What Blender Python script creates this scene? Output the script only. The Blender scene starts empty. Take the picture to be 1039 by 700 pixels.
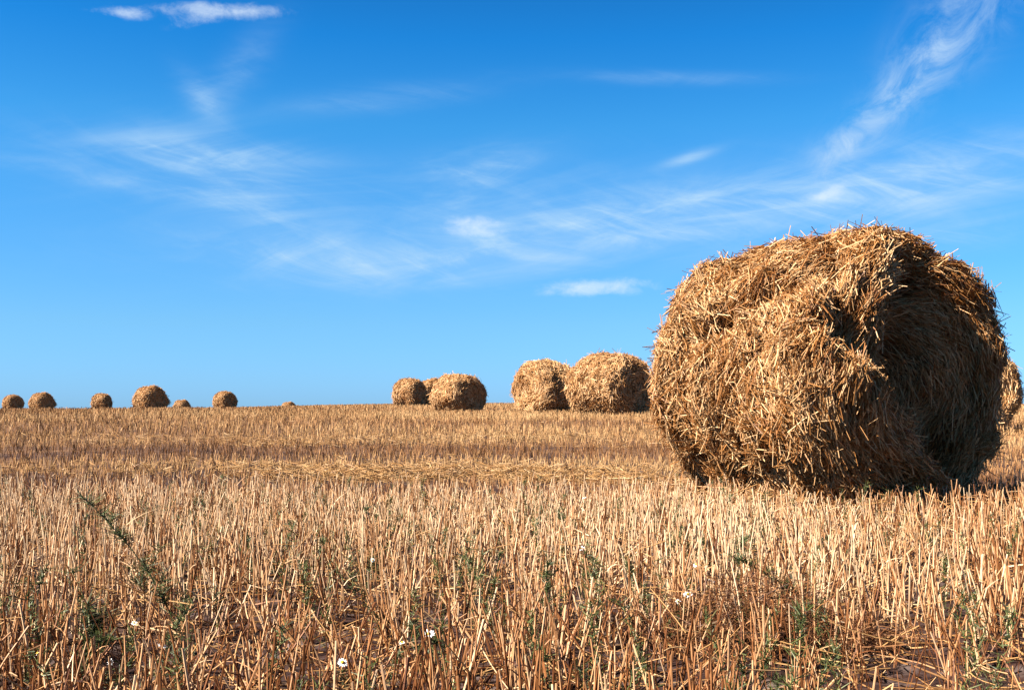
import bpy, math
import numpy as np
from mathutils import Vector

rng = np.random.default_rng(7)
C = bpy.context.scene.collection
R = math.radians
PI = math.pi

# ------------------------------------------------------------------ camera
F = 1100.0                      # focal length in pixels at 1024 px width
CAM_H = 0.58
PITCH = math.atan(59.1 / F)
cam_d = bpy.data.cameras.new('camera')
cam = bpy.data.objects.new('camera', cam_d)
C.objects.link(cam)
cam_d.sensor_width = 36
cam_d.lens = 36 * F / 1024
cam_d.clip_start = 0.05
cam_d.clip_end = 9000
cam.location = (0, 0, CAM_H)
cam.rotation_euler = (PI / 2 + PITCH, 0, 0)
bpy.context.scene.camera = cam


def ray(px, py):
    """direction in the world of a point of the picture (photo pixels, 1039 x 700)"""
    u = (px - 519.5) * 1024 / 1039 / F
    v = (350 - py) * 689 / 700 / F
    c, s = math.cos(PITCH), math.sin(PITCH)
    return np.array([u, c - v * s, s + v * c])


def at_z(px, py, z):
    d = ray(px, py)
    t = (z - CAM_H) / d[2]
    return d[0] * t, d[1] * t


# ------------------------------------------------------------------ noise
def _hash(ix, iy, iz):
    n = (ix * 73856093) ^ (iy * 19349663) ^ (iz * 83492791)
    n = n & 0x7fffffff
    n = ((n ^ (n >> 13)) * 1274126177) & 0x7fffffff
    n = n ^ (n >> 16)
    return (n & 0xffff) / 32767.5 - 1.0


def noise3(p):
    p = np.asarray(p, dtype=np.float64)
    i = np.floor(p).astype(np.int64)
    f = p - i
    w = f * f * (3 - 2 * f)
    out = 0
    for dx in (0, 1):
        wx = w[..., 0] if dx else 1 - w[..., 0]
        for dy in (0, 1):
            wy = w[..., 1] if dy else 1 - w[..., 1]
            for dz in (0, 1):
                wz = w[..., 2] if dz else 1 - w[..., 2]
                out = out + wx * wy * wz * _hash(i[..., 0] + dx, i[..., 1] + dy, i[..., 2] + dz)
    return out


def noise2(x, y, s=1.0, seed=0.0):
    x = np.asarray(x, float); y = np.asarray(y, float)
    return noise3(np.stack([x * s + seed, y * s - seed * 1.7, np.full_like(x * 1.0, seed + 0.37)], -1))


def sstep(a, b, x):
    t = np.clip((x - a) / (b - a), 0, 1)
    return t * t * (3 - 2 * t)


# ------------------------------------------------------------------ terrain
_d = np.array([-3000, -50, 0, 7, 9, 12, 16, 22, 30, 45, 65, 85, 98, 108, 125, 160, 300, 800, 4000.])
_z = np.array([-2, -.2, 0, 0, .01, .06, .15, .27, .375, .415, .44, .50, .56, .46, -.25, -1.6, -9, -22, -60.])


def ground(x, y):
    x = np.asarray(x, float); y = np.asarray(y, float)
    d = y
    z = (np.interp(d - 1.2, _d, _z) + np.interp(d, _d, _z) + np.interp(d + 1.2, _d, _z)) / 3
    z = z - 0.50 * sstep(4, 32, -x) * sstep(18, 55, d) - .15 * np.exp(-((x + 1.8) / 5) ** 2 - ((y - 36) / 7) ** 2)
    z = z - 0.10 * sstep(10, 60, x) * sstep(30, 90, d)
    z = z + 0.035 * noise2(x, y, 0.16, 3.1) * sstep(8, 25, d)
    z = z + 0.02 * noise2(x, y, 0.5, 8.3)
    return z


# ------------------------------------------------------------------ mesh helpers
def new_mesh(name, V, faces, tint=None, smooth=False):
    """faces: int array (M,4) or (M,3)"""
    me = bpy.data.meshes.new(name)
    V = np.ascontiguousarray(V, dtype=np.float32)
    faces = np.ascontiguousarray(faces, dtype=np.int32)
    k = faces.shape[1]
    me.vertices.add(len(V)); me.vertices.foreach_set('co', V.ravel())
    me.loops.add(faces.size); me.loops.foreach_set('vertex_index', faces.ravel())
    me.polygons.add(len(faces))
    me.polygons.foreach_set('loop_start', np.arange(0, faces.size, k, dtype=np.int32))
    me.polygons.foreach_set('loop_total', np.full(len(faces), k, dtype=np.int32))
    me.polygons.foreach_set('use_smooth', np.full(len(faces), smooth, dtype=bool))
    me.update(calc_edges=True)
    if tint is not None:
        a = me.attributes.new('tint', 'FLOAT', 'POINT')
        a.data.foreach_set('value', np.ascontiguousarray(tint, dtype=np.float32))
    return me


def link(name, me, mat, parent=None):
    o = bpy.data.objects.new(name, me)
    C.objects.link(o)
    if mat is not None and len(me.materials) == 0:
        me.materials.append(mat)
    if parent is not None:
        o.parent = parent
    return o


def tag(o, label=None, cat=None, group=None, kind=None):
    if label: o['label'] = label
    if cat: o['category'] = cat
    if group: o['group'] = group
    if kind: o['kind'] = kind
    return o


def empty(name, loc, rz=0.0):
    o = bpy.data.objects.new(name, None)
    C.objects.link(o)
    o.empty_display_size = 0.1
    o.location = loc
    o.rotation_euler = (0, 0, rz)
    return o


def norm(v):
    return v / np.maximum(np.linalg.norm(v, axis=-1, keepdims=True), 1e-9)


def straws(P, D, Ln, Rad, tint, bend=None, sides=3, segs=2, taper=0.8, flat=None):
    """N straws from base P along D. bend (N,3): offset of the tip (quadratic). Returns V, F(quads), tint"""
    N = len(P)
    D = norm(D)
    up = np.where(np.abs(D[:, 2:3]) > 0.9, np.array([[1., 0, 0]]), np.array([[0., 0, 1.]]))
    A = norm(np.cross(D, up)); B = np.cross(D, A)
    rot = rng.uniform(0, 2 * PI, N)[:, None]
    A, B = A * np.cos(rot) + B * np.sin(rot), -A * np.sin(rot) + B * np.cos(rot)
    ts = np.linspace(0, 1, segs + 1)
    V = np.empty((N, segs + 1, sides, 3))
    fl = np.ones(N) if flat is None else flat
    for i, t in enumerate(ts):
        c = P + D * (Ln * t)[:, None]
        if bend is not None:
            c = c + bend * (t * t)
        r = (Rad * (1 - (1 - taper) * t))[:, None]
        for j in range(sides):
            a = 2 * PI * j / sides
            V[:, i, j] = c + A * r * math.cos(a) + B * r * math.sin(a) * fl[:, None]
    base = (np.arange(N) * (segs + 1) * sides)[:, None, None]
    i = np.arange(segs)[None, :, None]; j = np.arange(sides)[None, None, :]
    j2 = (j + 1) % sides
    q = np.stack([base + i * sides + j, base + i * sides + j2, base + (i + 1) * sides + j2, base + (i + 1) * sides + j], -1)
    return V.reshape(-1, 3), q.reshape(-1, 4), np.repeat(tint, (segs + 1) * sides)


class Buf:
    def __init__(s): s.V, s.F, s.T, s.n = [], [], [], 0
    def add(s, V, F_, T):
        s.V.append(V); s.F.append(F_ + s.n); s.T.append(T); s.n += len(V)
    def mesh(s, name):
        return new_mesh(name, np.concatenate(s.V), np.concatenate(s.F), np.concatenate(s.T))


# ------------------------------------------------------------------ materials
def nodes(m):
    m.use_nodes = True
    nt = m.node_tree
    for n in list(nt.nodes): nt.nodes.remove(n)
    return nt


def straw_mat(name, stops, rough=0.5, spec=0.3, nscale=30.0, trans=0.0, nstr=0.25):
    m = bpy.data.materials.new(name)
    nt = nodes(m); N = nt.nodes; L = nt.links
    out = N.new('ShaderNodeOutputMaterial'); b = N.new('ShaderNodeBsdfPrincipled')
    b.inputs['Roughness'].default_value = rough
    b.inputs['Specular IOR Level'].default_value = spec
    at = N.new('ShaderNodeAttribute'); at.attribute_name = 'tint'
    tc = N.new('ShaderNodeTexCoord')
    nz = N.new('ShaderNodeTexNoise'); nz.inputs['Scale'].default_value = nscale; nz.inputs['Detail'].default_value = 3
    L.new(tc.outputs['Object'], nz.inputs['Vector'])
    ad = N.new('ShaderNodeMath'); ad.operation = 'MULTIPLY_ADD'
    ad.inputs[1].default_value = nstr; L.new(nz.outputs['Fac'], ad.inputs[0]); L.new(at.outputs['Fac'], ad.inputs[2])
    sb = N.new('ShaderNodeMath'); sb.operation = 'SUBTRACT'; sb.inputs[1].default_value = nstr / 2
    L.new(ad.outputs[0], sb.inputs[0])
    cr = N.new('ShaderNodeValToRGB')
    e = cr.color_ramp.elements
    while len(e) < len(stops): e.new(0.5)
    for k, (p, c) in enumerate(stops):
        e[k].position = p; e[k].color = (*c, 1)
    L.new(sb.outputs[0], cr.inputs['Fac'])
    L.new(cr.outputs['Color'], b.inputs['Base Color'])
    L.new(b.outputs['BSDF'], out.inputs['Surface'])
    return m


M = {}
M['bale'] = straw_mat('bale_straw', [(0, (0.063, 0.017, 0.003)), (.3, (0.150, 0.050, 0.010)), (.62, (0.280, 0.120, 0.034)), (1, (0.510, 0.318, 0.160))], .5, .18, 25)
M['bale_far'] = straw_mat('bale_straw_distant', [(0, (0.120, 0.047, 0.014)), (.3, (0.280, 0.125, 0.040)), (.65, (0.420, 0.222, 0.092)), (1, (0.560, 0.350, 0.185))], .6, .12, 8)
M['stub'] = straw_mat('stubble_straw', [(0, (0.063, 0.018, 0.005)), (.3, (0.191, 0.073, 0.024)), (.6, (0.393, 0.207, 0.096)), (1, (0.545, 0.379, 0.231))], .5, .18, 60)
M['stub_far'] = straw_mat('stubble_straw_distant', [(0, (0.070, 0.025, 0.008)), (.35, (0.183, 0.083, 0.031)), (.7, (0.321, 0.174, 0.073)), (1, (0.417, 0.264, 0.125))], .6, .12, 4)
M['litter'] = straw_mat('loose_straw', [(0, (0.085, 0.029, 0.009)), (.4, (0.224, 0.108, 0.037)), (.75, (0.332, 0.185, 0.072)), (1, (0.428, 0.283, 0.147))], .5, .18, 60)
M['green'] = straw_mat('weed_green', [(0, (0.014, 0.022, 0.005)), (.5, (0.036, 0.050, 0.011)), (1, (0.090, 0.098, 0.026))], .55, .3, 60)
M['rust'] = straw_mat('dead_weed_rust', [(0, (0.028, 0.008, 0.003)), (.5, (0.088, 0.032, 0.011)), (1, (0.176, 0.076, 0.028))], .6, .2, 60)
M['petal'] = straw_mat('daisy_petal', [(0, (0.600, 0.600, 0.592)), (1, (0.688, 0.688, 0.680))], .6, .2, 60)
M['disc'] = straw_mat('daisy_disc', [(0, (0.480, 0.288, 0.024)), (1, (0.600, 0.400, 0.040))], .7, .2, 200)


def soil_mat():
    m = bpy.data.materials.new('field_soil')
    nt = nodes(m); N = nt.nodes; L = nt.links
    out = N.new('ShaderNodeOutputMaterial'); b = N.new('ShaderNodeBsdfPrincipled')
    b.inputs['Roughness'].default_value = .9; b.inputs['Specular IOR Level'].default_value = .15
    tc = N.new('ShaderNodeTexCoord')

    def nz(scale, detail=6, vec=None):
        n = N.new('ShaderNodeTexNoise'); n.inputs['Scale'].default_value = scale; n.inputs['Detail'].default_value = detail
        L.new(vec or tc.outputs['Object'], n.inputs['Vector']); return n.outputs['Fac']

    def ramp(f, stops):
        r = N.new('ShaderNodeValToRGB'); e = r.color_ramp.elements
        while len(e) < len(stops): e.new(.5)
        for k, (p, c) in enumerate(stops): e[k].position = p; e[k].color = (*c, 1)
        L.new(f, r.inputs['Fac']); return r.outputs['Color']
    soil = ramp(nz(14), [(.3, (0.013, 0.005, 0.004)), (.52, (0.030, 0.014, 0.011)), (.75, (0.093, 0.067, 0.059))])
    lit = ramp(nz(9), [(.3, (0.055, 0.027, 0.013)), (.55, (0.102, 0.052, 0.026)), (.75, (0.160, 0.093, 0.049))])
    mp = N.new('ShaderNodeMapping'); mp.inputs['Scale'].default_value = (.25, 1, 1)
    L.new(tc.outputs['Object'], mp.inputs['Vector'])
    f1 = nz(1.3, 5, mp.outputs['Vector'])
    # more chaff on the far part of the field, bare soil near
    sp = N.new('ShaderNodeSeparateXYZ'); L.new(tc.outputs['Object'], sp.inputs[0])
    mr = N.new('ShaderNodeMapRange'); mr.inputs['From Min'].default_value = 5; mr.inputs['From Max'].default_value = 26
    mr.inputs['To Min'].default_value = -.15; mr.inputs['To Max'].default_value = .45
    L.new(sp.outputs['Y'], mr.inputs['Value'])
    ad = N.new('ShaderNodeMath'); ad.operation = 'ADD'; L.new(f1, ad.inputs[0]); L.new(mr.outputs[0], ad.inputs[1])
    r2 = N.new('ShaderNodeMapRange'); r2.inputs['From Min'].default_value = .40; r2.inputs['From Max'].default_value = .62
    L.new(ad.outputs[0], r2.inputs['Value'])
    mx = N.new('ShaderNodeMix'); mx.data_type = 'RGBA'
    L.new(r2.outputs[0], mx.inputs[0]); L.new(soil, mx.inputs[6]); L.new(lit, mx.inputs[7])
    L.new(mx.outputs[2], b.inputs['Base Color'])
    bp = N.new('ShaderNodeBump'); bp.inputs['Strength'].default_value = .7; bp.inputs['Distance'].default_value = .02
    L.new(nz(30, 8), bp.inputs['Height']); L.new(bp.outputs[0], b.inputs['Normal'])
    L.new(b.outputs['BSDF'], out.inputs['Surface'])
    return m


# ------------------------------------------------------------------ ground sheet
def axis_pts(fine0, fine1, step, far0, far1):
    a = list(np.arange(fine0, fine1 + 1e-6, step))
    s = step; v = a[-1]
    while v < far1: s *= 1.12; v += s; a.append(min(v, far1))
    s = step; v = a[0]; pre = []
    while v > far0: s *= 1.12; v -= s; pre.append(max(v, far0))
    return np.array(pre[::-1] + a)


xs = axis_pts(-3.2, 4.2, .03, -3500, 3500)
ys = axis_pts(1.2, 6.5, .03, -3000, 4000)
X, Y = np.meshgrid(xs, ys)
near = np.exp(-np.maximum(0, np.hypot(X, Y - 4) - 5) / 3)
Z = ground(X, Y) + near * (.020 * noise2(X, Y, 7, 1.2) + .012 * noise2(X, Y, 19, 4.4))
nx, ny = len(xs), len(ys)
idx = np.arange(nx * ny).reshape(ny, nx)
Q = np.stack([idx[:-1, :-1], idx[:-1, 1:], idx[1:, 1:], idx[1:, :-1]], -1).reshape(-1, 4)
g = link('ground', new_mesh('ground', np.stack([X, Y, Z], -1).reshape(-1, 3), Q, smooth=True), soil_mat())
tag(g, kind='structure')


# ------------------------------------------------------------------ stubble
BN = np.array([.369 * 5.65, 5.65]); BF = np.array([.212 * 6.62, 6.62])      # big bale: centres of the near and far face
BAX = (BN - BF) / np.linalg.norm(BN - BF)
BMID = (BN + BF) / 2


def under_bale(x, y, m=0.0):
    p = np.stack([x, y], -1) - BMID
    a = p @ BAX; c = p @ np.array([-BAX[1], BAX[0]])
    return (np.abs(a) < .60 + m) & (np.abs(c) < .40 + m)


def scatter(y0, y1, dens, margin=1.2, k=.5):
    """points over the visible wedge, uniform in area"""
    wmax = 2 * (k * y1 + margin)
    n = int(dens * wmax * (y1 - y0))
    x = rng.uniform(-wmax / 2, wmax / 2, n); y = rng.uniform(y0, y1, n)
    keep = np.abs(x) < k * y + margin
    return x[keep], y[keep]


# near: tall stubble in loose clumps of tillers, drilled in rows across the view
b = Buf()
x, y = scatter(1.0, 6.4, 210)
row = .125
y = np.round((y + .04 * noise2(x, y, .8, 2)) / row) * row + rng.normal(0, .026, len(y))
edge = 6.05 + .22 * noise2(x, y * 0, .9, 5.5)
dn = noise2(x, y, 1.7, 9.1) + .5 * noise2(x, y, 5, 6.1)
bare = np.exp(-(((x - .95) / .75) ** 2 + ((y - 2.15) / .42) ** 2))      # thinner, trampled patch at the lower right
keep = (rng.random(len(x)) < .86 + .3 * dn - .75 * bare) & ((y < edge) | (x > 1.2)) & ~under_bale(x, y)
x, y = x[keep], y[keep]
nt_ = rng.integers(2, 6, len(x))
X = np.repeat(x, nt_) + rng.normal(0, .014, nt_.sum()); Y = np.repeat(y, nt_) + rng.normal(0, .012, nt_.sum())
cl = np.repeat(rng.normal(0, .07, (len(x), 2)), nt_, 0)
ctint = np.repeat(rng.normal(0, .10, len(x)), nt_)
n = len(X)
lodge = sstep(.05, .6, noise2(X, Y, 1.5, 61) + .4 * noise2(X, Y, 4, 62))      # patches knocked over by the machinery
lean = cl * (1 + 1.5 * lodge)[:, None] + rng.normal(0, .10, (n, 2)) + (rng.random(n) < .09 + .22 * lodge)[:, None] * rng.normal(0, .65, (n, 2))
H = np.clip(rng.normal(.165, .032, n) - .03 * lodge + .03 * noise2(X, Y, 1.3, 12) - .05 * np.exp(-(((X - .95) / .7) ** 2 + ((Y - 2.15) / .45) ** 2)), .05, .27)
P = np.stack([X, Y, ground(X, Y) - .012], -1)
D = np.concatenate([lean, np.ones((n, 1))], 1)
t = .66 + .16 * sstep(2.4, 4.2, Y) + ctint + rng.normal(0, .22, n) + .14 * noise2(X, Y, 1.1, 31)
t = t - .30 * sstep(.7, 2.2, X) - .18 * sstep(3.0, 1.9, Y)  # shade painted into the stalk colour towards the right; browner stalks in front
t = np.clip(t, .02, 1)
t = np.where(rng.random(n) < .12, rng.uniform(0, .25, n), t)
rad = rng.uniform(.0012, .0026, n)
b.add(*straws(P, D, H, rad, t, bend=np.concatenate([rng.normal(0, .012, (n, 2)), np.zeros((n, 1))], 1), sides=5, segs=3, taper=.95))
# torn leaf sheaths and dry leaves on the stalks
m = rng.random(n) < .45
k = m.sum(); hh = rng.uniform(.15, .85, k)
P2 = P[m] + norm(D[m]) * (H[m] * hh)[:, None]
D2 = norm(D[m]) * rng.uniform(.2, 1.2, k)[:, None] + np.concatenate([rng.normal(0, .6, (k, 2)), np.zeros((k, 1))], 1)
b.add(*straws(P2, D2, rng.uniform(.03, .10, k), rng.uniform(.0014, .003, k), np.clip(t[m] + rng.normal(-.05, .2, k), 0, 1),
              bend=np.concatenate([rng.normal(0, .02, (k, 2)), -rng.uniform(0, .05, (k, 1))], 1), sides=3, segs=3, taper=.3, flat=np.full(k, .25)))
# thin red-brown dead weed stalks
x, y = scatter(1.2, 6.4, 75)
x2_, y2_ = scatter(1.5, 3.0, 150)
x = np.concatenate([x, x2_]); y = np.concatenate([y, y2_])
n = len(x)
P = np.stack([x, y, ground(x, y) - .01], -1)
b.add(*straws(P, np.concatenate([rng.normal(0, .22, (n, 2)), np.ones((n, 1))], 1), rng.uniform(.06, .21, n), rng.uniform(.0007, .0014, n),
              rng.uniform(0, .22, n), bend=rng.normal(0, .02, (n, 3)), sides=3, segs=2))
o = link('stubble', b.mesh('stubble'), M['stub'])
tag(o, 'tall cut straw stubble standing in the foreground of the field', 'stubble', kind='stuff')

# the lower, browner stubble beyond, out to the crest
b = Buf()
for (y0, y1, dens, h0, r0, sd, cut) in ((5.6, 9.6, 360, .075, .0022, 3, 0), (9.2, 16, 220, .095, .0030, 3, 1), (15.5, 30, 130, .12, .0042, 3, 1),
                                        (29.5, 60, 34, .13, .009, 3, 1), (59, 118, 12, .15, .016, 3, 1)):
    x, y = scatter(y0, y1, dens, 1.5 if y1 < 40 else 4)
    band = noise2(x * .25, y, .9 if y1 < 20 else .35, 21) + .6 * noise2(x, y, .8, 14)
    keep = (rng.random(len(x)) < .8 + .35 * band) & ~under_bale(x, y)
    if not cut:
        keep &= (y > 6.0 + .22 * noise2(x, y * 0, .9, 5.5))
    x, y = x[keep], y[keep]; band = band[keep]
    rowp = .125 if y1 < 20 else .25
    if y1 < 40: y = np.round(y / rowp) * rowp + rng.normal(0, rowp * .25, len(y))
    n = len(x)
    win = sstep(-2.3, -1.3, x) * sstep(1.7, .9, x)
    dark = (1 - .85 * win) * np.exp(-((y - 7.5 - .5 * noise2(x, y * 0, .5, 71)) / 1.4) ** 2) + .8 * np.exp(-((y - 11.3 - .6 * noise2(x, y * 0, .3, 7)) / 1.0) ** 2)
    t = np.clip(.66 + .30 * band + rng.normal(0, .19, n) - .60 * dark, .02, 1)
    P = np.stack([x, y, ground(x, y) - .01], -1)
    D = np.concatenate([rng.normal(0, .22, (n, 2)), np.ones((n, 1))], 1)
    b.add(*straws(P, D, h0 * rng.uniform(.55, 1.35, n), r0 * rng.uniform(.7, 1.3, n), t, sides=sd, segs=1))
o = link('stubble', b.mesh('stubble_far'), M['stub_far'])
tag(o, 'low brown straw stubble covering the field out to the horizon', 'stubble', kind='stuff')

# ------------------------------------------------------------------ loose straw on the field
b = Buf()


def lay(x, y, zmax, lmin, lmax, r0, r1, tm=.65, ts=.2, flatness=.12, adir=None, z0=0.0):
    n = len(x)
    a = rng.uniform(0, 2 * PI, n) if adir is None else adir
    D = np.stack([np.cos(a), np.sin(a), rng.normal(0, flatness, n)], -1)
    Ln = rng.uniform(lmin, lmax, n)
    z = ground(x, y) + z0 + rng.random(n) ** 1.5 * zmax + .004
    P = np.stack([x, y, z], -1) - D * (Ln / 2)[:, None]
    b.add(*straws(P, D, Ln, rng.uniform(r0, r1, n), np.clip(rng.normal(tm, ts, n), 0, 1),
                  bend=np.stack([rng.normal(0, .015, n), rng.normal(0, .015, n), rng.normal(0, .01, n)], -1), sides=4, segs=3, taper=.85))


x, y = scatter(1.2, 6.3, 420)
kk = rng.random(len(x)) < .65 + .5 * noise2(x, y, 2.2, 17)
lay(x[kk], y[kk], .05, .03, .14, .0010, .0022, .5, .25, .18)
x, y = scatter(1.4, 6.3, 130)                                     # straws caught higher among the stalks
lay(x, y, .14, .04, .17, .0008, .0016, .6, .22, .5)
# long straws lying across the very front
x, y = scatter(1.55, 2.3, 44)
lay(x, y, .05, .16, .48, .0008, .0015, .62, .15, .06, adir=rng.normal(0, .35, len(x)))
# trails of dropped straw
for (xc, yc, w, dpt, n) in ((-.55, 8.5, 1.25, .24, 3600), (1.0, 8.2, .7, .15, 300), (-2.4, 13.2, 1.8, .18, 900), (-2.6, 13.8, 3.2, .14, 800), (1.4, 14.5, 3.0, .2, 700), (-.9, 9.4, 1.4, .10, 260),
                            (-3.2, 8.6, 1.6, .08, 160), (2.2, 12.4, 1.5, .2, 350), (-6, 19, 6, .5, 350), (2, 21, 6, .5, 400), (.8, 7.6, .8, .12, 160)):
    px = xc + np.clip(rng.normal(0, .6, n), -1.3, 1.3) * w
    py = yc + rng.normal(0, dpt, n) + .25 * noise2(px, px * 0, .8, yc)
    ok = rng.random(n) < .7 + .8 * noise2(px, py, 1.4, yc)
    lay(px[ok], py[ok], .11, .04, .14, .0016, .0032, .62, .22, .30, adir=rng.normal(0, .7, ok.sum()))
# straw shed around the foot of the big bale
n = 5200
a = rng.uniform(-1.05, 1.05, n); c = rng.uniform(-1.0, 1.0, n)
px = BMID[0] + BAX[0] * a - BAX[1] * c; py = BMID[1] + BAX[1] * a + BAX[0] * c
ed = np.maximum(np.abs(a) - .62, np.abs(c) - .42)
ok = (rng.random(n) < np.exp(-np.maximum(ed, 0) / .16)) & (ed > -.25)
lay(px[ok], py[ok], .14, .06, .24, .0016, .0034, .66, .2, .35)
o = link('loose_straw', b.mesh('loose_straw'), M['litter'])
tag(o, 'dropped golden straw strewn in trails over the stubble', 'straw', kind='stuff')


# ------------------------------------------------------------------ bales
def bale_surface(L, Rd, hs, amp, seed, feat=None, nph=90, nth=160, cr=.17):
    """rows run from the centre of the near face over the rim and the side to the centre of the far face;
    theta runs round; axis = local X, foot at z = 0"""
    cap = Rd - cr; arc = cr * PI / 2; side = L - 2 * cr
    s_ = np.linspace(0, 2 * cap + 2 * arc + side, nph)
    th = np.linspace(0, 2 * PI, nth, endpoint=False)
    px_, pr_, nx_, nr_ = (np.empty(nph) for _ in range(4))
    for k, v in enumerate(s_):
        tot = 2 * cap + 2 * arc + side
        m = 1 if v <= tot / 2 else -1
        v = v if m == 1 else tot - v
        if v < cap:
            px_[k], pr_[k], nx_[k], nr_[k] = m * L / 2, v, m, 0
        elif v < cap + arc:
            a = (v - cap) / cr
            px_[k], pr_[k], nx_[k], nr_[k] = m * (L / 2 - cr + cr * math.cos(a)), cap + cr * math.sin(a), m * math.cos(a), math.sin(a)
        else:
            px_[k], pr_[k], nx_[k], nr_[k] = m * (L / 2 - cr - (v - cap - arc)), Rd, 0, 1
    ST, TH = np.meshgrid(s_ / s_[-1], th, indexing='ij')
    xx = px_[:, None] + 0 * TH; rr = pr_[:, None] + 0 * TH
    P = np.stack([xx, rr * np.cos(TH), rr * np.sin(TH)], -1)
    nr = np.stack([nx_[:, None] + 0 * TH, nr_[:, None] * np.cos(TH), nr_[:, None] * np.sin(TH)], -1)
    q = P + seed * 7.13
    d = amp * (.060 * noise3(q * 2.1) + .038 * noise3(q * 4.7) + .018 * noise3(q * 11))
    d = d - .05 * np.maximum(0, 1 - (np.abs(nx_[:, None]) < .5) - rr / Rd)
    if feat is not None:
        d = d + feat(P, nr, Rd, hs)
    P = P + nr * d[..., None]
    # sag: flattened foot, slightly wider low down
    z = P[..., 2] * hs
    zb = -Rd * hs * .90
    soft = np.where(z < zb + .10, zb + .10 - (.10) * (1 - np.exp(-(zb + .10 - z) / .10)), z)
    P[..., 2] = soft - zb
    P[..., 1] *= 1 + .05 * (1 - P[..., 2] / (2 * Rd))
    return P, ST * PI, TH, (cap + arc * .5) / s_[-1] * PI


def build_bale(name, label, loc, yaw, L=1.25, Rd=.8, hs=.93, amp=1.0, seed=1.0, n=9000, ln=(.10, .28), rad=(.004, .009), feat=None,
               mat='bale_far', hair=.10, group=None, lift=.22, nph=90, nth=160, tintm=.68, pocket=.035, spread=(.8, .38), cr=.28):
    P, PH, TH, ph_rim = bale_surface(L, Rd, hs, amp, seed, feat, nph, nth, cr)
    nph, nth = PH.shape
    idx = np.arange(nph * nth).reshape(nph, nth)
    a = idx[:-1]; c = idx[1:]
    Q = np.stack([a, c, np.roll(c, -1, 1), np.roll(a, -1, 1)], -1).reshape(-1, 4)
    Vv = P.reshape(-1, 3)
    p0, p1, p2, p3 = (Vv[Q[:, i]] for i in range(4))
    nrm = np.cross(p2 - p0, p3 - p1); ar = np.linalg.norm(nrm, axis=1) / 2; nrm = norm(nrm)
    # outward
    cen = np.array([0, 0, Rd * hs * .9])
    mid = (p0 + p2) / 2
    if np.sum(nrm * (mid - cen)) < 0: nrm = -nrm
    # smooth vertex normals
    vn = np.zeros_like(Vv)
    for i in range(4): np.add.at(vn, Q[:, i], nrm * ar[:, None])
    vn = norm(vn)
    qphi = (PH.reshape(-1)[Q[:, 0]] + PH.reshape(-1)[Q[:, 1]]) / 2
    face_q = qphi < ph_rim
    root = empty(name, loc, yaw)
    tag(root, label, 'straw bale', group)
    dens = n / ar.sum()
    pr = ar / ar.sum()
    for part, sel in (('rolled_side', ~face_q), ('end_face', face_q)):
        bb = Buf()
        # core, a little below the straw
        Vc = Vv - vn * .055
        tc = .12 + .15 * noise3(Vv * 9 + seed)
        used = np.unique(Q[sel]); rem = np.full(len(Vv), -1); rem[used] = np.arange(len(used))
        bb.add(Vc[used], rem[Q[sel]], np.clip(tc[used], 0, 1))
        wts = pr * sel; k = int(n * wts.sum()); wts = wts / wts.sum()
        s = rng.choice(len(Q), k, p=wts)
        u, v = rng.random((2, k, 1))
        w0, w1, w2, w3 = (1 - u) * (1 - v), u * (1 - v), u * v, (1 - u) * v
        pos = p0[s] * w0 + p1[s] * w1 + p2[s] * w2 + p3[s] * w3
        nn = norm(vn[Q[s, 0]] * w0 + vn[Q[s, 1]] * w1 + vn[Q[s, 2]] * w2 + vn[Q[s, 3]] * w3)
        e_x = np.array([[1., 0, 0]])
        e_th = norm(np.cross(np.repeat(e_x, k, 0), pos - cen))
        e_th = norm(e_th - nn * np.sum(e_th * nn, 1, keepdims=True))
        e_t = np.cross(nn, e_th)
        sp_ = spread[0] if part == 'rolled_side' else spread[1]
        ang = sp_ * 1.5 * noise3(pos * 5 + seed + 3) + rng.normal(0, sp_, k) * .75 + PI * (rng.random(k) < .5)
        T = e_th * np.cos(ang)[:, None] + e_t * np.sin(ang)[:, None]
        lf = np.abs(rng.normal(0, lift, k))
        hm = rng.random(k) < hair * np.clip(1 + 1.6 * noise3(pos * 5 + 11), .1, 3)
        lf = np.where(hm, rng.uniform(.3, 1.1, k), lf)
        D = T * np.cos(lf)[:, None] + nn * np.sin(lf)[:, None]
        Ln = rng.uniform(*ln, k) * np.where(hm, .8, 1) * np.where(rng.random(k) < .02, 1.5, 1)
        off = rng.uniform(-.6, .35, k) * .035 + pocket * noise3(pos * 8 + seed) + pocket * .7 * noise3(pos * 19 + seed)
        base = pos + nn * off[:, None] - D * (Ln * .45 * ~hm)[:, None] - nn * (.02 * hm)[:, None]
        r_ = rng.uniform(*rad, k) * np.where(rng.random(k) < .08, 1.35, 1)
        tt = np.clip(tintm + .18 * noise3(pos * 6 - seed) + rng.normal(0, .24, k), 0, 1)
        bend = -nn * (Ln * rng.uniform(0, .18, k) * ~hm)[:, None] + rng.normal(0, .16, (k, 3)) * Ln[:, None]
        bend[:, 2] -= Ln * .12
        base[:, 2] = np.maximum(base[:, 2], .005)
        bb.add(*straws(base, D, Ln, r_, tt, bend=bend, sides=3, segs=2, taper=.75))
        link(part, bb.mesh(part), M[mat], root)
    return root


def tree_copy(o, **kw):
    c = o.copy(); C.objects.link(c)
    for ch in o.children:
        d = ch.copy(); C.objects.link(d); d.parent = c
    for k_, v_ in kw.items(): setattr(c, k_, v_)
    return c


# --- the big bale
BYAW = math.atan2(BAX[1], BAX[0])
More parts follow.
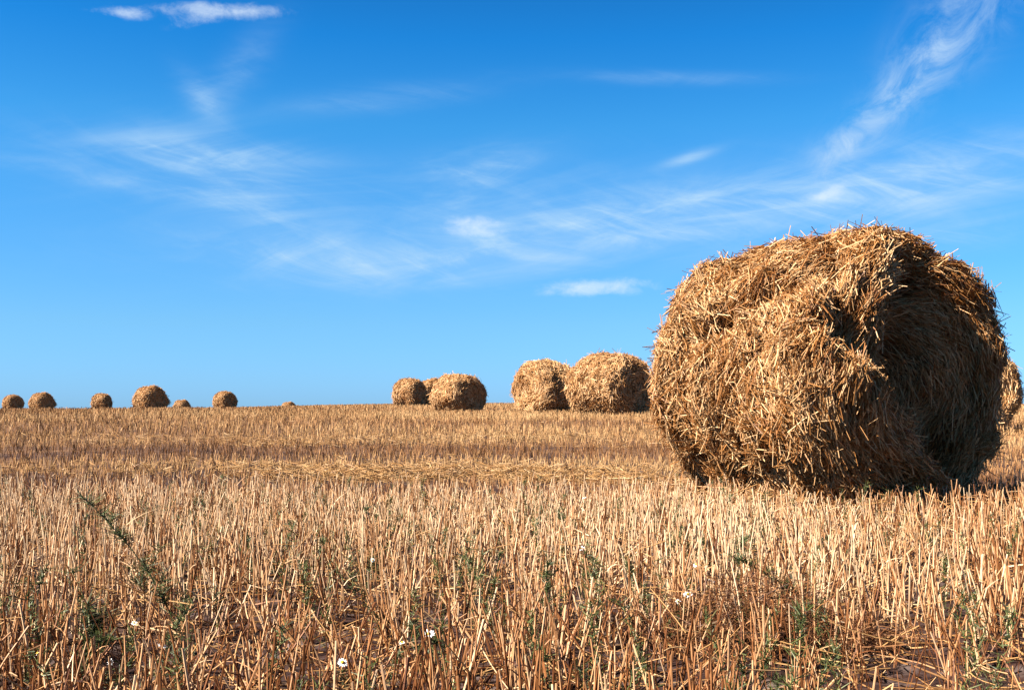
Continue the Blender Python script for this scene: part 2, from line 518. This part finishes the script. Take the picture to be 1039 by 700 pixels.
# folds, hollows and swellings of the big bale: (line over its surface, half width px, height m)
FOLDS = (
    (((700, 340), (725, 322), (760, 300), (800, 280), (838, 266)), 11, -.19),
    (((745, 288), (790, 262), (840, 246)), 12, .035),
    (((843, 240), (848, 280), (854, 320), (858, 342)), 12, -.17),
    (((800, 300), (815, 340), (812, 380)), 16, .05),
    (((893, 232), (892, 285), (882, 330)), 12, .05),
    (((838, 350), (858, 380), (876, 420), (905, 458), (940, 490)), 20, .17),
    (((925, 232), (935, 280), (928, 330), (932, 375), (950, 425), (966, 470)), 22, -.30),
    (((900, 300), (905, 350), (925, 400)), 14, -.06),
    (((972, 258), (990, 315), (997, 380), (993, 440)), 14, .13),
    (((925, 385), (950, 415)), 10, .06),
    (((700, 470), (760, 482), (830, 486)), 20, -.07),
    (((735, 420), (745, 450)), 14, -.09),
    (((780, 440), (790, 470)), 12, -.06),
)


def feat_big(P, nr, Rd, hs):
    cy, sy = math.cos(BYAW), math.sin(BYAW)
    wx = BMID[0] + P[..., 0] * cy - P[..., 1] * sy
    wy = BMID[1] + P[..., 0] * sy + P[..., 1] * cy
    wz = P[..., 2] * hs + Rd * hs * .9 - CAM_H
    nx_ = nr[..., 0] * cy - nr[..., 1] * sy; ny_ = nr[..., 0] * sy + nr[..., 1] * cy
    dist = np.sqrt(wx ** 2 + wy ** 2 + wz ** 2)
    facing = -(nx_ * wx + ny_ * wy + nr[..., 2] * wz) / dist
    c, s_ = math.cos(PITCH), math.sin(PITCH)
    yy = wy * c + wz * s_; zz = -wy * s_ + wz * c
    px = 519.5 + wx / yy * F * 1039 / 1024; py = 350 - zz / yy * F * 700 / 689
    d = 0 * px
    jx = 7 * noise3(P * 5 + 50); jy = 7 * noise3(P * 5 + 80)
    for line, w_, h_ in FOLDS:
        best = np.full(px.shape, 1e9)
        for (ax, ay), (bx, by) in zip(line[:-1], line[1:]):
            vx, vy = bx - ax, by - ay
            t = np.clip(((px + jx - ax) * vx + (py + jy - ay) * vy) / (vx * vx + vy * vy), 0, 1)
            best = np.minimum(best, np.hypot(px + jx - ax - t * vx, py + jy - ay - t * vy))
        d = d + h_ * np.exp(-(best / w_) ** 2)
    return .68 * d * sstep(-.05, .15, facing)


GB = 'round straw bales standing in the stubble field'
byaw = math.atan2(BAX[1], BAX[0])
gz = float(ground(BMID[0], BMID[1]))
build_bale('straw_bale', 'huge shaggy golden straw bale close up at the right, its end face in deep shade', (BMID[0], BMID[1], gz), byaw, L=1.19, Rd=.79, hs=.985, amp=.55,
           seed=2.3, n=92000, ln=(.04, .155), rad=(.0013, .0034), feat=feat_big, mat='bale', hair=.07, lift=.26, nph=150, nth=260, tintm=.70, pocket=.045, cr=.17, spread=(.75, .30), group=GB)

# --- the bales behind
def spot(px, d):
    u = ray(px, 410)
    x = u[0] / u[1] * d
    return x, d, float(ground(x, d))


def view_yaw(px, off):
    """axis direction such that the end face looks `off` degrees to the right of straight at the camera"""
    u = ray(px, 410)
    return math.atan2(-u[1], -u[0]) + R(off)


build_bale('straw_bale', 'large rounded straw bale right beside the left edge of the huge near bale', spot(619, 25.5), view_yaw(619, 52), L=1.45, seed=4.1, n=11000, group=GB, amp=1.1, rad=(.004, .009), ln=(.09, .22))
build_bale('straw_bale', 'straw bale peeping out behind the right edge of the huge near bale', spot(971, 17), view_yaw(971, 12), L=1.25, seed=12.2, n=22000, group=GB, amp=.8, rad=(.0028, .006), ln=(.07, .18), hair=.05)
build_bale('straw_bale', 'straw bale partly hidden behind its larger right-hand neighbour beside the huge bale', spot(554, 29.5), view_yaw(554, -52), L=1.3, seed=5.2, n=9000, group=GB, amp=.8, ln=(.09, .22), hair=.05)
build_bale('straw_bale', 'wide straw bale with ragged pitted end, in front of two paler mid field bales', spot(465, 36.5), view_yaw(465, 42), L=1.3, hs=.84, seed=6.7, n=8000, group=GB, amp=1.1, rad=(.005, .011), ln=(.1, .22), hair=.05)
v1 = build_bale('straw_bale', 'pale straw bale with a dark round end, touching the left of the wide ragged bale', spot(415.5, 55.5), view_yaw(415.5, 58), seed=7.7, n=6000, group=GB, rad=(.007, .014), ln=(.12, .26), hair=.05, amp=1.0)
v2 = build_bale('straw_bale', 'largest bale of the row on the left skyline, broad round end towards the viewer', spot(152.5, 61), view_yaw(152.5, 35), seed=9.1, n=6000, group=GB, rad=(.007, .014), ln=(.12, .26), hair=.05, amp=1.0)
for src, px, d, off, dz, lab in (
        (v2, 440, 57, 20, 0, 'pale straw bale almost wholly hidden behind the wide ragged bale'),
                (v1, 228, 86, 42, 0, 'rightmost round straw bale of the row on the left skyline'),
        (v2, 184.5, 117, 50, 0, 'small low straw bale half sunk behind the crest, right of the largest skyline bale'),
        (v1, 103, 94, 62, 0, 'low wide straw bale between the largest skyline bale and the one near the left edge'),
        (v2, 42.5, 84, 38, 0, 'second straw bale from the left edge of the field'),
        (v1, 13, 103, 30, 0, 'straw bale at the far left edge of the field'),
        (v2, 293, 124, 40, 0, 'tiny tip of a straw bale just showing over the crest, alone left of mid field')):
    loc = spot(px, d)
    c = tree_copy(src, location=loc, rotation_euler=(0, 0, view_yaw(px, off)))
    c['label'] = lab


# ------------------------------------------------------------------ weeds and daisies
def weed_mesh_parts(h, lean, n_leaf, leaf=.03, spread=.05, side=6):
    """returns (stem buffer, leaf buffer) of a feathery weed rooted at the origin"""
    sb, lb = Buf(), Buf()
    lean = np.array([lean[0], lean[1], 0.])
    D0 = norm(np.array([[lean[0] * .4, lean[1] * .4, 1.]]))
    tip = lean * h
    def stem_pt(t): return D0[0] * h * t[..., None] + (tip * .7) * (t ** 2)[..., None]
    sb.add(*straws(np.zeros((1, 3)), D0, np.array([h]), np.array([.0022]), np.array([.4]), bend=(tip * .7)[None], sides=5, segs=8, taper=.4))
    # side shoots
    ts = rng.uniform(.2, .95, side)
    base = stem_pt(ts)
    a = rng.uniform(0, 2 * PI, side)
    sd = norm(np.stack([np.cos(a) * .8, np.sin(a) * .8, rng.uniform(.6, 1.4, side)], -1) + lean * .8)
    sl = h * rng.uniform(.12, .3, side) * (1.15 - ts)
    sb.add(*straws(base, sd, sl, np.full(side, .0013), np.full(side, .5), sides=3, segs=3, taper=.4))
    k = int(n_leaf * .8)
    nodes_ = np.sort(rng.uniform(.12, 1, max(6, n_leaf // 22)))
    jn = rng.integers(0, len(nodes_), k)
    m = rng.random(k) < .5
    t1 = nodes_[jn] + rng.normal(0, .012, k)
    na = rng.uniform(0, 2 * PI, len(nodes_))
    p = stem_pt(t1)
    j = rng.integers(0, side, k); tj = rng.random(k) ** .7
    p2 = base[j] + sd[j] * (sl[j] * tj)[:, None]
    p = np.where(m[:, None], p, p2)
    dd = rng.normal(0, .8, (k, 3)); dd[:, 2] = np.abs(dd[:, 2]) * .7 + .1
    dd[:, 0] += np.where(m, np.cos(na[jn]) * 1.2, 0); dd[:, 1] += np.where(m, np.sin(na[jn]) * 1.2, 0)
    lb.add(*straws(p, dd, rng.uniform(.25, 1.25, k) * leaf, np.full(k, .0010), rng.uniform(0, 1, k), bend=rng.normal(0, .3, (k, 3)) * leaf, sides=3, segs=2, taper=.4))
    return sb, lb


def weed(px, py, h, lean, n_leaf, label, leaf=.03, side=7):
    x, y = at_z(px, py, 0.0)
    r = empty('weed_plant', (x, y, float(ground(x, y)) - .005))
    tag(r, label, 'weed', 'green weeds among the stubble')
    sb, lb = weed_mesh_parts(h, lean, n_leaf, leaf, side=side)
    link('stem', sb.mesh('weed_stem'), M['green'], r)
    link('foliage', lb.mesh('weed_foliage'), M['green'], r)
    return r


weed(183, 655, .37, (-.66, .1), 620, 'tallest dark green weed, leaning left over the stubble at the lower left', .035, 12)
weed(100, 668, .20, (-.3, 0), 420, 'bushy dark green weed left of the tall leaning weed', .035)
weed(70, 692, .10, (.9, 0), 700, 'low dark green weed sprawling in the bottom left corner', .03, 10)
weed(555, 668, .25, (0, 0), 420, 'upright dark green weed near the middle of the foreground', .02)
weed(498, 640, .20, (.1, 0), 220, 'thin green weed just left of the upright dark one', .02)
weed(840, 640, .22, (-1.1, .2), 620, 'drooping green weed arching leftwards above the daisies at the lower right', .03, 10)
weed(745, 605, .19, (.2, 0), 300, 'short green weed between the daisies and the huge bale', .022)
weed(372, 560, .18, (0, 0), 200, 'small green weed in the tall stubble left of centre', .02)
weed(92, 545, .2, (0, 0), 220, 'small green weed standing behind the tall leaning weed', .022)
weed(437, 690, .13, (.2, 0), 320, 'low green weed at the foot of the bottom edge daisy', .02)
weed(28, 655, .19, (.2, 0), 260, 'green weed tuft against the left edge of the picture', .025)

# a mat of dead rust-brown weed behind the daisies
x, y = at_z(768, 655, 0.0)
r = empty('dead_weed', (x, y, float(ground(x, y)) - .005))
tag(r, 'tangled mat of dead rust brown weed beside the wide open daisy at the lower right', 'dead weed')
k = 2400
ra = rng.uniform(0, 2 * PI, k); rr_ = .34 * rng.random(k) ** .6
pp = np.stack([rr_ * np.cos(ra), rr_ * .55 * np.sin(ra), rng.uniform(.0, .19, k) * (1 - rr_ / .42)], -1)
da = rng.uniform(0, 2 * PI, k)
dd = np.stack([np.cos(da), np.sin(da), rng.normal(.25, .5, k)], -1)
bb = Buf()
bb.add(*straws(pp, dd, rng.uniform(.03, .15, k), rng.uniform(.0006, .0012, k), rng.uniform(0, 1, k), bend=np.concatenate([rng.normal(0, .02, (k, 2)), -rng.uniform(0, .04, (k, 1))], 1), sides=3, segs=4, taper=.5))
link('tangle', bb.mesh('dead_tangle'), M['rust'], r)
for _ in range(6):
    bb = Buf()
    bb.add(*straws(rng.normal(0, .12, (1, 3)) * [1, .5, 0], np.array([[rng.normal(0, .5), rng.normal(0, .3), 1.]]), rng.uniform(.14, .23, 1), np.full(1, .0015), np.full(1, .3), bend=rng.normal(0, .04, (1, 3)), sides=4, segs=4))
    link('stem', bb.mesh('dead_stem'), M['rust'], r)

# uncountable small green growth between the stalks
b = Buf()
x, y = scatter(1.6, 6.2, 34)
kk = rng.random(len(x)) < .55 + .8 * noise2(x, y, .9, 44)
for xi, yi in zip(x[kk], y[kk]):
    k = rng.integers(40, 130)
    h = rng.uniform(.08, .215)
    c = np.array([xi, yi, float(ground(xi, yi))]); tp = np.array([*rng.normal(0, .25, 2), 1.])
    tt = rng.random(k)
    p = c + tp * (h * tt)[:, None] + rng.normal(0, .004, (k, 3))
    dd = rng.normal(0, 1, (k, 3)); dd[:, 2] = np.abs(dd[:, 2]) + .2
    b.add(*straws(p, dd, rng.uniform(.008, .026, k), np.full(k, .0012), rng.uniform(.1, 1, k), bend=rng.normal(0, .004, (k, 3)), sides=3, segs=1, taper=.4))
tag(link('green_undergrowth', b.mesh('green_undergrowth'), M['green']), 'sparse small green growth among the foreground stalks', 'undergrowth', kind='stuff')


def daisy(px, py, h, label, rad=.011, face=(-.1, -.8, .7), npet=13):
    x, y = at_z(px, py, h + float(ground(*at_z(px, py, h))))
    gz_ = float(ground(x, y))
    rad *= .86
    r = empty('daisy', (x, y, gz_))
    tag(r, label, 'daisy', 'white daisies in the stubble')
    off = rng.normal(0, .02, 2)
    sb = Buf()
    top = np.array([0, 0, h]); base = np.array([off[0], off[1], -.005])
    sb.add(*straws(base[None], (top - base)[None], np.array([np.linalg.norm(top - base)]), np.array([.0011]), np.array([.6]), sides=5, segs=4, taper=.8))
    link('stem', sb.mesh('daisy_stem'), M['green'], r)
    k = 70; tt = rng.uniform(.1, .8, k)
    dd = rng.normal(0, 1, (k, 3)); lb = Buf()
    lb.add(*straws(base + (top - base) * tt[:, None], dd, rng.uniform(.01, .03, k), np.full(k, .0009), rng.uniform(0, 1, k), sides=3, segs=2, taper=.4))
    link('foliage', lb.mesh('daisy_foliage'), M['green'], r)
    f = norm(np.array(face) + rng.normal(0, .25, 3))
    u = norm(np.cross(f, [0, 0, 1.])); w = np.cross(f, u)
    V, Q = [], []
    for i in range(npet):
        a = 2 * PI * i / npet + rng.normal(0, .07)
        dr = u * math.cos(a) + w * math.sin(a); sd = np.cross(f, dr)
        l = rad * rng.uniform(.85, 1.1); wd = rad * .17; droop = rng.uniform(-.1, .25)
        n0 = len(V)
        for (s, ww) in ((.28, .5), (.65, 1.0), (1.0, .55)):
            c = top + dr * l * s - f * l * droop * s * s
            for sg, th_ in ((-1, .0), (1, .0)):
                V.append(c + sd * wd * ww * sg)
            V.append(c + f * rad * .05)      # thickness: raised mid rib
        for q in range(2):
            a0 = n0 + q * 3; b0 = a0 + 3
            Q += [(a0, a0 + 2, b0 + 2, b0), (a0 + 2, a0 + 1, b0 + 1, b0 + 2), (a0 + 1, a0, b0, b0 + 1)]
    fl = link('flower', new_mesh('daisy_petals', np.array(V), np.array(Q), np.full(len(V), .6)), M['petal'], r)
    V, Q = [], []
    for i in range(4):
        al = i / 3 * PI / 2
        for j in range(10):
            a = 2 * PI * j / 10
            V.append(top + (u * math.cos(a) + w * math.sin(a)) * rad * .36 * math.cos(al) + f * rad * (.05 + .28 * math.sin(al)))
    for i in range(3):
        for j in range(10):
            Q.append((i * 10 + j, i * 10 + (j + 1) % 10, (i + 1) * 10 + (j + 1) % 10, (i + 1) * 10 + j))
    link('disc', new_mesh('daisy_disc', np.array(V), np.array(Q), np.full(len(V), .5), smooth=True), M['disc'], fl)


daisy(435, 643, .10, 'white daisy with a yellow eye left of centre near the bottom edge, facing the viewer', .0135)
daisy(347.5, 672, .07, 'lowest white daisy, close above the bottom edge below a slanting straw', .0125)
daisy(698, 603, .11, 'wide open white daisy at the lower right beside the drooping weed', .014)
daisy(706, 573, .13, 'white daisy a little above and right of the wide open one', .0135, (-.5, -.3, .9))
daisy(722, 589, .11, 'small half closed white daisy right of the lower right pair', .009, (.5, -.3, .9), 9)
daisy(38.5, 663, .06, 'white daisy in the bottom left corner among dark weeds', .0115, (-.5, -.4, .8))
daisy(165, 655, .08, 'white daisy seen edge on at the foot of the tall leaning weed', .012, (.3, -.3, .9))
daisy(408, 652, .08, 'small white daisy left of the daisy that faces the viewer', .010, (0, -.3, .9), 9)
daisy(112, 672, .06, 'faint small white daisy right of the bottom left corner daisy', .009, (0, -.6, .6), 8)
daisy(136, 632, .10, 'tiny white daisy half hidden left of the tall leaning weed', .008, (0, -.6, .6), 8)
daisy(590, 556, .14, 'white daisy in the taller stubble right of the middle', .011, (-.4, -.3, .9))
daisy(593, 505, .15, 'farthest white daisy, in the stubble between centre and the huge bale', .012, (-.4, -.3, .9))
daisy(378, 568, .12, 'tiny white daisy in the stubble left of centre', .008, (0, -.6, .6), 8)
daisy(688, 610, .10, 'small pale daisy touching the left of the wide open one', .008, (0, -.6, .6), 8)

# ------------------------------------------------------------------ sun and sky
SUN_AZ, SUN_EL = R(-160), R(42)
sd = Vector((math.cos(SUN_AZ) * math.cos(SUN_EL), math.sin(SUN_AZ) * math.cos(SUN_EL), math.sin(SUN_EL)))
sl = bpy.data.lights.new('sun', 'SUN'); sl.energy = 5.0; sl.angle = R(.5); sl.color = (1, .93, .82)
so = bpy.data.objects.new('sun', sl); C.objects.link(so)
so.location = (-5, -5, 20)
so.rotation_euler = sd.to_track_quat('Z', 'Y').to_euler()

w = bpy.data.worlds.new('World'); bpy.context.scene.world = w
w.use_nodes = True
nt = w.node_tree; N = nt.nodes; L = nt.links
for n_ in list(N): N.remove(n_)
out = N.new('ShaderNodeOutputWorld'); bg = N.new('ShaderNodeBackground')
bg.inputs['Strength'].default_value = .05
sky = N.new('ShaderNodeTexSky'); sky.sky_type = 'NISHITA'; sky.sun_disc = False
sky.sun_elevation = SUN_EL; sky.sun_rotation = (PI / 2 - SUN_AZ) % (2 * PI)
sky.air_density = 1.0; sky.dust_density = .2; sky.ozone_density = 1.2; sky.altitude = 300


def val(v):
    if isinstance(v, (int, float)):
        n_ = N.new('ShaderNodeValue'); n_.outputs[0].default_value = v; return n_.outputs[0]
    return v


def m2(op, a, b_=None, c_=None):
    n_ = N.new('ShaderNodeMath'); n_.operation = op
    for i, v in enumerate((a, b_, c_)):
        if v is None: continue
        if isinstance(v, (int, float)): n_.inputs[i].default_value = v
        else: L.new(v, n_.inputs[i])
    return n_.outputs[0]


tc = N.new('ShaderNodeTexCoord'); sp = N.new('ShaderNodeSeparateXYZ'); L.new(tc.outputs['Generated'], sp.inputs[0])
az = m2('ARCTAN2', sp.outputs['X'], sp.outputs['Y'])
el = m2('ARCSINE', sp.outputs['Z'])


def azel(px, py):
    d = ray(px, py); d = d / np.linalg.norm(d)
    return math.atan2(d[0], d[1]), math.asin(d[2])


def cnoise(rot, sx, sy, detail=7, rough=.6, dist=0.0, seed=0.0):
    """fractal noise over azimuth and elevation, turned by rot and stretched"""
    c, s = math.cos(rot), math.sin(rot)
    a = m2('ADD', m2('MULTIPLY', az, c * sx), m2('MULTIPLY', el, s * sx))
    b_ = m2('ADD', m2('MULTIPLY', az, -s * sy), m2('MULTIPLY', el, c * sy))
    cb = N.new('ShaderNodeCombineXYZ'); L.new(a, cb.inputs[0]); L.new(b_, cb.inputs[1]); cb.inputs[2].default_value = seed
    n_ = N.new('ShaderNodeTexNoise'); n_.inputs['Scale'].default_value = 1; n_.inputs['Detail'].default_value = detail
    n_.inputs['Roughness'].default_value = rough; n_.inputs['Distortion'].default_value = dist
    L.new(cb.outputs[0], n_.inputs['Vector']); return n_.outputs['Fac']


def gauss(px, py, wx, wy, rot=0.0):
    """soft elliptical patch centred on a direction; half sizes in photo pixels; rot counter-clockwise"""
    a0, e0 = azel(px, py)
    k = 1024 / 1039 / F
    wx *= k; wy *= k
    c, s = math.cos(rot), math.sin(rot)
    da = m2('SUBTRACT', az, a0); de = m2('SUBTRACT', el, e0)
    u = m2('ADD', m2('MULTIPLY', da, c / wx), m2('MULTIPLY', de, s / wx))
    v = m2('ADD', m2('MULTIPLY', da, -s / wy), m2('MULTIPLY', de, c / wy))
    r2 = m2('ADD', m2('MULTIPLY', u, u), m2('MULTIPLY', v, v))
    return m2('EXPONENT', m2('MULTIPLY', r2, -1.0))


def ss(x_, lo, hi):
    n_ = N.new('ShaderNodeMapRange'); n_.interpolation_type = 'SMOOTHSTEP'
    n_.inputs['From Min'].default_value = lo; n_.inputs['From Max'].default_value = hi
    L.new(x_, n_.inputs['Value']); return n_.outputs[0]


def acc(lst):
    o_ = lst[0]
    for q in lst[1:]: o_ = m2('ADD', o_, q)
    return o_


# broad veils
wis = ss(cnoise(.16, 5, 26, 8, .62, .8, 3.3), .38, .78)
wis2 = ss(cnoise(-.25, 7, 34, 8, .65, 1.0, 8.1), .42, .80)
veil = acc([m2('MULTIPLY', gauss(*a), k_) for a, k_ in (
    ((215, 158, 95, 16, -.05), .95), ((240, 195, 70, 26, -.5), .6), ((205, 100, 28, 12, -.8), .45), ((240, 75, 60, 18, .9), .25),
    ((330, 262, 130, 18, -.06), .7), ((470, 262, 150, 22, .1), .75), ((500, 170, 75, 18, .15), .7), ((475, 195, 30, 14, .8), .4),
    ((620, 222, 160, 22, .17), .85), ((800, 212, 160, 22, .14), .75), ((700, 160, 26, 5, .25), .8), ((680, 79, 90, 6, -.06), .35),
    ((960, 175, 120, 26, .12), .75), ((980, 238, 60, 14, .1), .55), ((100, 180, 90, 9, -.15), .4), ((390, 100, 110, 12, .15), .3), ((520, 235, 300, 48, .08), .38), ((880, 205, 170, 40, .12), .4), ((190, 175, 140, 40, -.1), .28))])
veil = m2('MULTIPLY', veil, m2('ADD', m2('ADD', m2('MULTIPLY', wis, .75), m2('MULTIPLY', wis2, .55)), .20))
# the broken trail at the upper right
tr = acc([m2('MULTIPLY', gauss(*a), k_) for a, k_ in (
    ((980, 18, 46, 30, .5), .85), ((940, 62, 36, 24, .6), .95), ((915, 92, 20, 16, .5), .6), ((888, 122, 36, 19, .6), 1.0), ((855, 150, 30, 15, .3), .9), ((836, 180, 22, 10, 1.1), .7))])
trail = m2('MULTIPLY', tr, ss(cnoise(.55, 20, 34, 9, .66, .7, 5.5), .30, .74))
# small cumulus
puffs = acc([m2('MULTIPLY', gauss(*a), k_) for a, k_ in (
    ((478, 226, 30, 8, 0), 1.0), ((478, 236, 36, 5, 0), .55), ((607, 289, 50, 7, .02), 1.05), ((600, 297, 66, 5, 0), .5),
    ((845, 193, 18, 6, .3), 1.0), ((835, 200, 24, 5, 0), .5), ((123, 13, 28, 6, 0), .8), ((228, 11, 62, 8, .05), .95), ((190, 23, 30, 6, .3), .4))])
puff = ss(m2('ADD', puffs, m2('MULTIPLY', m2('SUBTRACT', cnoise(0, 45, 70, 7, .65, .3, 1.7), .5), 1.6)), .20, 1.5)
puff = m2('MULTIPLY', puff, ss(puffs, .05, .35))

# colour of the clear sky, darkened overhead out of view to weaken its fill
hs_ = N.new('ShaderNodeHueSaturation'); hs_.inputs['Saturation'].default_value = 1.0
L.new(sky.outputs[0], hs_.inputs['Color'])
mul = N.new('ShaderNodeMix'); mul.data_type = 'RGBA'; mul.blend_type = 'MULTIPLY'; mul.inputs[0].default_value = 1
tr_ = N.new('ShaderNodeValToRGB'); ce = tr_.color_ramp.elements
for _ in range(4): ce.new(.5)
for k_, (deg, c_) in enumerate(((.5, (.29, .65, 1.43)), (4.1, (.33, .705, 1.17)), (14.2, (.19, .83, 1.29)), (18.6, (.07, .70, 1.28)), (24, (.06, .50, .98)), (40, (.20, .16, .13)))):
    ce[k_].position = deg / 60; ce[k_].color = (c_[0] / 1.5, c_[1] / 1.5, c_[2] / 1.5, 1)
L.new(m2('MULTIPLY', el, 180 / PI / 60), tr_.inputs['Fac'])
L.new(tr_.outputs['Color'], mul.inputs[7])
L.new(hs_.outputs[0], mul.inputs[6])


def over(col, fac, c):
    n_ = N.new('ShaderNodeMix'); n_.data_type = 'RGBA'; n_.clamp_factor = True
    L.new(fac, n_.inputs[0]); L.new(col, n_.inputs[6]); n_.inputs[7].default_value = (*c, 1); return n_.outputs[2]


col = over(mul.outputs[2], m2('MULTIPLY', veil, .92), (2.3, 3.5, 4.7))
col = over(col, m2('MULTIPLY', trail, .72), (2.5, 3.5, 4.7))
col = over(col, m2('MULTIPLY', puff, .8), (3.9, 4.5, 5.1))
L.new(col, bg.inputs['Color']); L.new(bg.outputs[0], out.inputs['Surface'])

sc = bpy.context.scene
sc.view_settings.view_transform = 'Standard'
sc.view_settings.look = 'None'
sc.view_settings.exposure = 2.063
sc.view_settings.gamma = 1
sc.cycles.max_bounces = 4
sc.cycles.diffuse_bounces = 1
sc.cycles.use_denoising = True
